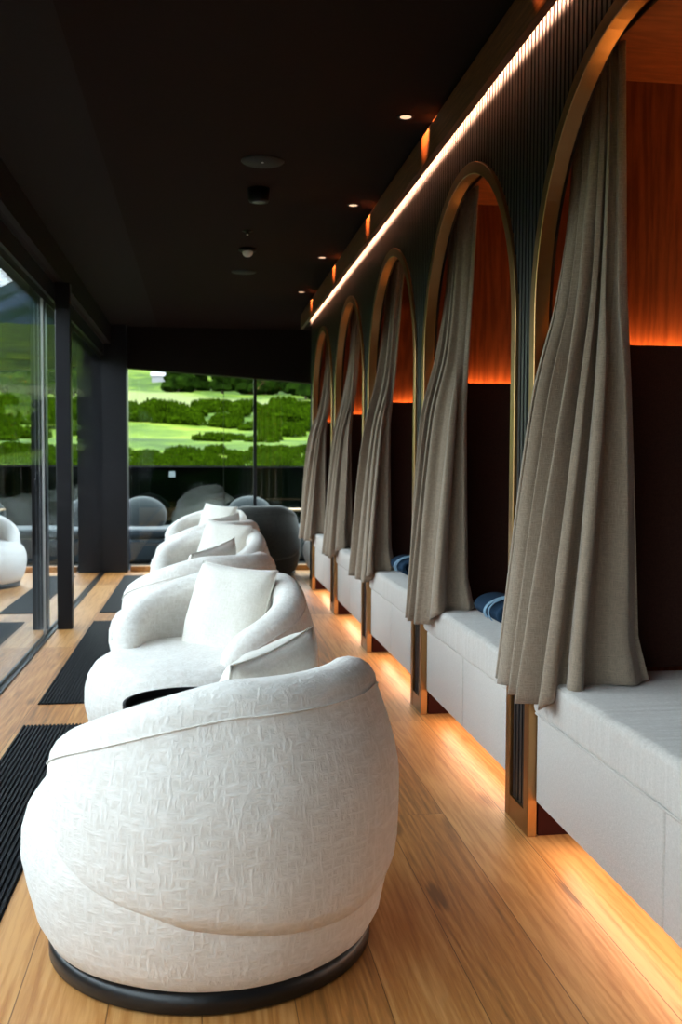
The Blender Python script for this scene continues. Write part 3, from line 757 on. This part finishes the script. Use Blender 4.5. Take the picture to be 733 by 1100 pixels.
def outdoor_sofa(x, y, wd, lab):
    r = empty('outdoor_lounger', (x, y, -0.03)); tag(r, lab, 'outdoor seat', 'loungers on the terrace')
    link('base', rbox(-wd/2, wd/2, -0.4, 0.4, 0.02, 0.30, 0.05, 4), MT['blue_cushion'], r, True)
    link('feet', rbox(-wd/2+0.05, wd/2-0.05, -0.34, 0.34, 0.0, 0.03, 0.0), MT['black_metal'], r)
    link('cushion', rbox(-wd/2, wd/2, -0.4, 0.4, 0.30, 0.42, 0.05, 4), MT['blue_cushion'], r, True)
    bm = bmesh.new(); bmesh.ops.create_uvsphere(bm, u_segments=32, v_segments=20, radius=1)
    for v in bm.verts: v.co = Vector((v.co.x*0.30-wd/2+0.32, v.co.y*0.13+0.22, v.co.z*0.24+0.55))
    link('bolster', bm, MT['teal_cushion'], r, True)
    return r
outdoor_sofa(-0.42, 12.6, 1.25, 'slate blue lounger with rounded grey back on the terrace at the left')
outdoor_sofa(0.95, 12.75, 1.3, 'slate blue lounger with rounded grey back behind the charcoal armchair')
outdoor_sofa(2.5, 12.7, 1.3, 'slate blue lounger with rounded grey back, right end of the terrace')
MT['oak_table'] = wood('pale_oak_table', (0.5, 0.33, 0.17), (0.3, 0.17, 0.08), (1.2, 15, 15), 0.5)
for x, lab in ((0.42, 'small pale oak terrace table behind the charcoal armchair'), (1.25, 'small pale oak terrace table next to the curtain end')):
    r = empty('terrace_table', (x, 11.85, -0.03)); tag(r, lab, 'table', 'oak tables on the terrace')
    link('tabletop', rbox(-0.27, 0.27, -0.2, 0.2, 0.655, 0.675, 0.004, 2), MT['oak_table'], r)
    for sx_ in (-1, 1):
        for sy_ in (-1, 1):
            link('leg', rbox(sx_*0.24-0.012, sx_*0.24+0.012, sy_*0.17-0.012, sy_*0.17+0.012, 0, 0.655, 0.002, 1), MT['black_metal'], r)

# ------------------------------------------------------------------ hillside
prof = [(0, -1.5), (14, -1.2), (30, 0.9), (60, 2.3), (90, 5.3), (130, 9.7), (180, 16.2), (260, 31), (330, 44)]
def hz(x, y):
    r = math.hypot(max(y, 0), (x*0.8 if x < 0 else x*0.35)) if y > 0 else abs(x)*0.8
    for (r0, z0), (r1, z1) in zip(prof, prof[1:]):
        if r <= r1:
            k = (r-r0)/(r1-r0); z = lerp(z0, z1, k); break
    else: z = prof[-1][1] + (r-330)*0.12
    return z + noise.noise(Vector((x*0.03, y*0.03, 0)))*min(1.4, r*0.012) + noise.noise(Vector((x*0.12, y*0.12, 4)))*min(0.35, r*0.004)
bm = bmesh.new(); NX, NY = 150, 150; G = []
for j in range(NY+1):
    y = -120 + 460*(j/NY); row = []
    for i in range(NX+1):
        x = -260 + 420*(i/NX); z = hz(x, y)
        if -6 < x < 12 and -8 < y < 17: z = min(z, -1.0)
        row.append(bm.verts.new((x, y, z)))
    G.append(row)
for a, b in zip(G, G[1:]):
    for k in range(NX): bm.faces.new((a[k], a[k+1], b[k+1], b[k]))
m, n, b_ = new_mat('alpine_meadow'); setc(b_, (0.1, 0.25, 0.02), 0.95, 0, 0.1)
t = n.nodes.new('ShaderNodeTexCoord')
x1 = n.nodes.new('ShaderNodeTexNoise'); x1.inputs['Scale'].default_value = 0.16; x1.inputs['Detail'].default_value = 10; x1.inputs['Roughness'].default_value = 0.65
n.links.new(t.outputs['Object'], x1.inputs['Vector'])
rp = n.nodes.new('ShaderNodeValToRGB'); e = rp.color_ramp.elements
e[0].position = 0.36; e[0].color = (0.014, 0.032, 0.001, 1); e[1].position = 0.66; e[1].color = (0.12, 0.15, 0.010, 1)
k = e.new(0.48); k.color = (0.034, 0.066, 0.001, 1); k = e.new(0.56); k.color = (0.066, 0.105, 0.002, 1)
n.links.new(x1.outputs['Fac'], rp.inputs[0])
# a dry, paler strip of mown grass across the slope
sp = n.nodes.new('ShaderNodeSeparateXYZ'); n.links.new(t.outputs['Object'], sp.inputs[0])
dd = math_node(n, 'ABSOLUTE', math_node(n, 'SUBTRACT', math_node(n, 'ADD', sp.outputs['Y'], math_node(n, 'MULTIPLY', sp.outputs['X'], 0.9)), 112.0))
mr = n.nodes.new('ShaderNodeMapRange'); mr.inputs[1].default_value = 8; mr.inputs[2].default_value = 16; mr.inputs[3].default_value = 1; mr.inputs[4].default_value = 0
n.links.new(dd, mr.inputs[0])
mx = n.nodes.new('ShaderNodeMix'); mx.data_type = 'RGBA'; mx.inputs[7].default_value = (0.115, 0.13, 0.042, 1)
n.links.new(mr.outputs[0], mx.inputs[0]); n.links.new(rp.outputs[0], mx.inputs[6]); n.links.new(mx.outputs[2], b_.inputs['Base Color'])
hill = link('ground_meadow', bm, m, None, True); hill['kind'] = 'structure'
# mountain behind on the left
bm = bmesh.new(); G = []
for j in range(41):
    row = []
    for i in range(81):
        x = -520 + 620*i/80; y = 360 + 300*j/40
        ridge = 58 + 0.55*(x+113) + 9*noise.noise(Vector((x*0.012, 3, 0))) + 5*noise.noise(Vector((x*0.05, 9, 0)))
        ridge = max(8, ridge if x < -40 else ridge)
        z = ridge*math.sin(PI/2*min(1, j/24))*(1.0 if j < 28 else 1-(j-28)/16) + 5*noise.noise(Vector((x*0.03, y*0.03, 7)))
        row.append(bm.verts.new((x, y, z + 18)))
    G.append(row)
for a, b in zip(G, G[1:]):
    for k in range(80): bm.faces.new((a[k], a[k+1], b[k+1], b[k]))
m, n, b_ = new_mat('mountain_rock_and_wood'); setc(b_, (0.1, 0.25, 0.1), 0.95, 0, 0.1)
t = n.nodes.new('ShaderNodeTexCoord'); x1 = n.nodes.new('ShaderNodeTexNoise'); x1.inputs['Scale'].default_value = 0.04; x1.inputs['Detail'].default_value = 7
n.links.new(t.outputs['Object'], x1.inputs['Vector']); sp = n.nodes.new('ShaderNodeSeparateXYZ'); n.links.new(t.outputs['Object'], sp.inputs[0])
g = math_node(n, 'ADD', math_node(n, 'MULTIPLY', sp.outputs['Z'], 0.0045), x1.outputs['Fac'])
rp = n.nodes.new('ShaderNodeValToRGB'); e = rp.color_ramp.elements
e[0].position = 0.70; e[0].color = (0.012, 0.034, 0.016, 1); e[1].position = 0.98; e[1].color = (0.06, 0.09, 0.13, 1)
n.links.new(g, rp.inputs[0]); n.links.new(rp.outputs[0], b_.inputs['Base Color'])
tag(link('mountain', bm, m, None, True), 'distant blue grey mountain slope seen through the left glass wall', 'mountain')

# shrubs and trees
MT['pine'] = plain('dwarf_pine_needles', (0.011, 0.024, 0.0006), 1.0, spec=0.0, nscale=3)
MT['spruce'] = plain('spruce_needles', (0.005, 0.013, 0.001), 1.0, spec=0.0, nscale=3)
for _k, _c in (('pine', ((0.004, 0.010, 0.0004), (0.022, 0.042, 0.001))), ('spruce', ((0.003, 0.007, 0.001), (0.010, 0.022, 0.002)))):
    _n = MT[_k].node_tree; _x = [q for q in _n.nodes if q.type == 'TEX_NOISE'][0]; _x.inputs['Scale'].default_value = 5.0; _x.inputs['Detail'].default_value = 8
    _m = [q for q in _n.nodes if q.type == 'MIX'][0]; _m.inputs[6].default_value = (*_c[0], 1); _m.inputs[7].default_value = (*_c[1], 1)
    _r = _n.nodes.new('ShaderNodeMapRange'); _r.inputs[1].default_value = 0.36; _r.inputs[2].default_value = 0.66
    _n.links.new(_x.outputs['Fac'], _r.inputs[0]); _n.links.new(_r.outputs[0], _m.inputs[0])
MT['bark'] = plain('bark', (0.05, 0.035, 0.025), 0.9)
def bush_mesh(seed):
    rnd = random.Random(seed); bm = bmesh.new()
    for k in range(11):
        m_ = Matrix.Translation((rnd.uniform(-1.7, 1.7), rnd.uniform(-0.9, 0.9), rnd.uniform(0.2, 0.75))) @ Matrix.Diagonal((rnd.uniform(.6, 1.0), rnd.uniform(.5, .8), rnd.uniform(.4, .8), 1))
        bmesh.ops.create_icosphere(bm, subdivisions=3, radius=0.8, matrix=m_)
    for v in bm.verts:
        q = v.co*2.6; v.co += Vector((noise.noise(q), noise.noise(q+Vector((5, 0, 0))), noise.noise(q+Vector((0, 5, 0)))+0.25*noise.noise(q*3)))*0.30
    for k in range(130):    # upright shoots
        x, y = rnd.uniform(-2.0, 2.0), rnd.uniform(-1.1, 1.1); h = rnd.uniform(0.9, 1.5)*(1-0.18*abs(x))
        bmesh.ops.create_cone(bm, segments=5, radius1=0.17, radius2=0.02, depth=0.8, matrix=Matrix.Translation((x, y, h-0.2)))
    me = bpy.data.meshes.new('dwarf_pine'); bm.to_mesh(me); bm.free(); me.materials.append(MT['pine']); return me
bms = [bush_mesh(s) for s in range(4)]
def add_bush(x, y, s):
    o = bpy.data.objects.new('dwarf_pine_shrub', random.choice(bms)); col.objects.link(o)
    o.location = (x, y, hz(x, y)-0.15*s); o.scale = (s*random.uniform(.9, 1.3), s, s*random.uniform(.7, 1.1)); o.rotation_euler = (0, 0, random.uniform(0, 6.28))
    tag(o, 'dark green dwarf pine shrub on the bright meadow outside the windows', 'shrub', 'dwarf pine shrubs on the meadow')
random.seed(21)
placed = []
def scatter(n, gen, s0, s1):
    """shrubs kept far enough apart that each is its own plant"""
    got = tries = 0
    while got < n and tries < n*40:
        tries += 1; x, y = gen(); s = random.uniform(s0, s1)
        if any((x-px)**2+(y-py)**2 < (2.15*(s+ps))**2 for px, py, ps in placed): continue
        placed.append((x, y, s)); add_bush(x, y, s); got += 1
def polar(a0, a1, r0, r1):
    def g():
        a = random.uniform(a0, a1); r = random.uniform(r0, r1); return r*math.sin(a), r*math.cos(a)
    return g
scatter(70, polar(-0.14, 0.16, 30, 40), 0.18, 0.30)
scatter(7, polar(-0.14, 0.16, 46, 60), 0.3, 0.5)      # small shrubs above the balustrade
scatter(80, polar(-0.15, 0.17, 76, 104), 0.65, 1.15)     # the belt in mid slope
scatter(10, polar(0.05, 0.17, 62, 76), 0.5, 0.9)
scatter(50, polar(-0.9, -0.17, 40, 150), 0.8, 1.8)
def tree(x, y, h):
    r = empty('spruce_tree', (x, y, hz(x, y)-0.2)); tag(r, 'dark spruce tree in the wood high on the slope outside', 'tree', 'spruce trees high on the slope')
    return r
def crown_bm(seed):
    rnd = random.Random(seed); bm = bmesh.new()
    for k in range(16):
        z = rnd.uniform(0.12, 0.92); rr = 0.24*(1.08-z); a = rnd.uniform(0, 6.28)
        bmesh.ops.create_icosphere(bm, subdivisions=2, radius=1, matrix=Matrix.Translation((rr*0.7*math.cos(a), rr*0.7*math.sin(a), z)) @ Matrix.Diagonal((rr*.75+.02, rr*.75+.02, 0.13, 1)))
    bmesh.ops.create_cone(bm, segments=12, radius1=0.2, radius2=0.01, depth=0.9, cap_ends=True, matrix=Matrix.Translation((0, 0, 0.55)))
    for v in bm.verts:
        q = v.co*11+Vector((seed, 0, 0)); v.co += Vector((noise.noise(q), noise.noise(q+Vector((5, 0, 0))), noise.noise(q+Vector((0, 5, 0)))))*0.06
    me = bpy.data.meshes.new('crown'); bm.to_mesh(me); bm.free(); me.materials.append(MT['spruce']); return me
crowns = [crown_bm(s) for s in range(3)]
bm = bmesh.new(); bmesh.ops.create_cone(bm, segments=8, radius1=0.025, radius2=0.012, depth=0.4, cap_ends=True, matrix=Matrix.Translation((0, 0, 0.2)))
trunk = bpy.data.meshes.new('trunk'); bm.to_mesh(trunk); bm.free(); trunk.materials.append(MT['bark'])
tspots = []
def wood_scatter(n, gen, d):
    got = tries = 0
    while got < n and tries < n*40:
        tries += 1; x, y = gen()
        if any((x-p[0])**2+(y-p[1])**2 < d*d for p in tspots): continue
        tspots.append((x, y)); got += 1
wood_scatter(55, polar(-0.03, 0.17, 130, 190), 4.4)
wood_scatter(9, polar(0.10, 0.17, 114, 128), 4.4)
wood_scatter(60, polar(-1.0, -0.2, 150, 290), 5.0)
for (x, y) in tspots:
    h = random.uniform(4.5, 7.5); r = tree(x, y, h)
    c = bpy.data.objects.new('crown', random.choice(crowns)); col.objects.link(c); c.parent = r; c.scale = (h, h, h)
    c = bpy.data.objects.new('trunk', trunk); col.objects.link(c); c.parent = r; c.scale = (h, h, h)
# little chalet high on the meadow
hx, hy = -6.6, 165.0; r = empty('mountain_hut', (hx, hy, hz(hx, hy)-0.4)); tag(r, 'tiny pale mountain hut at the top of the meadow', 'hut')
bm = bmesh.new(); box(bm, -1.2, 1.2, -1.0, 1.0, 0, 1.3); link('walls', bm, plain('hut_white', (0.20, 0.19, 0.21), 0.8), r)
bm = bmesh.new(); vs = [(-1.4, -1.2, 1.25), (1.4, -1.2, 1.25), (1.4, 1.2, 1.25), (-1.4, 1.2, 1.25), (-1.4, 0, 2.0), (1.4, 0, 2.0)]
v = [bm.verts.new(c) for c in vs]
for f in ((0, 1, 5, 4), (2, 3, 4, 5), (0, 4, 3), (1, 2, 5), (3, 2, 1, 0)): bm.faces.new([v[i] for i in f])
link('roof', bm, plain('hut_roof', (0.25, 0.23, 0.25), 0.8), r)
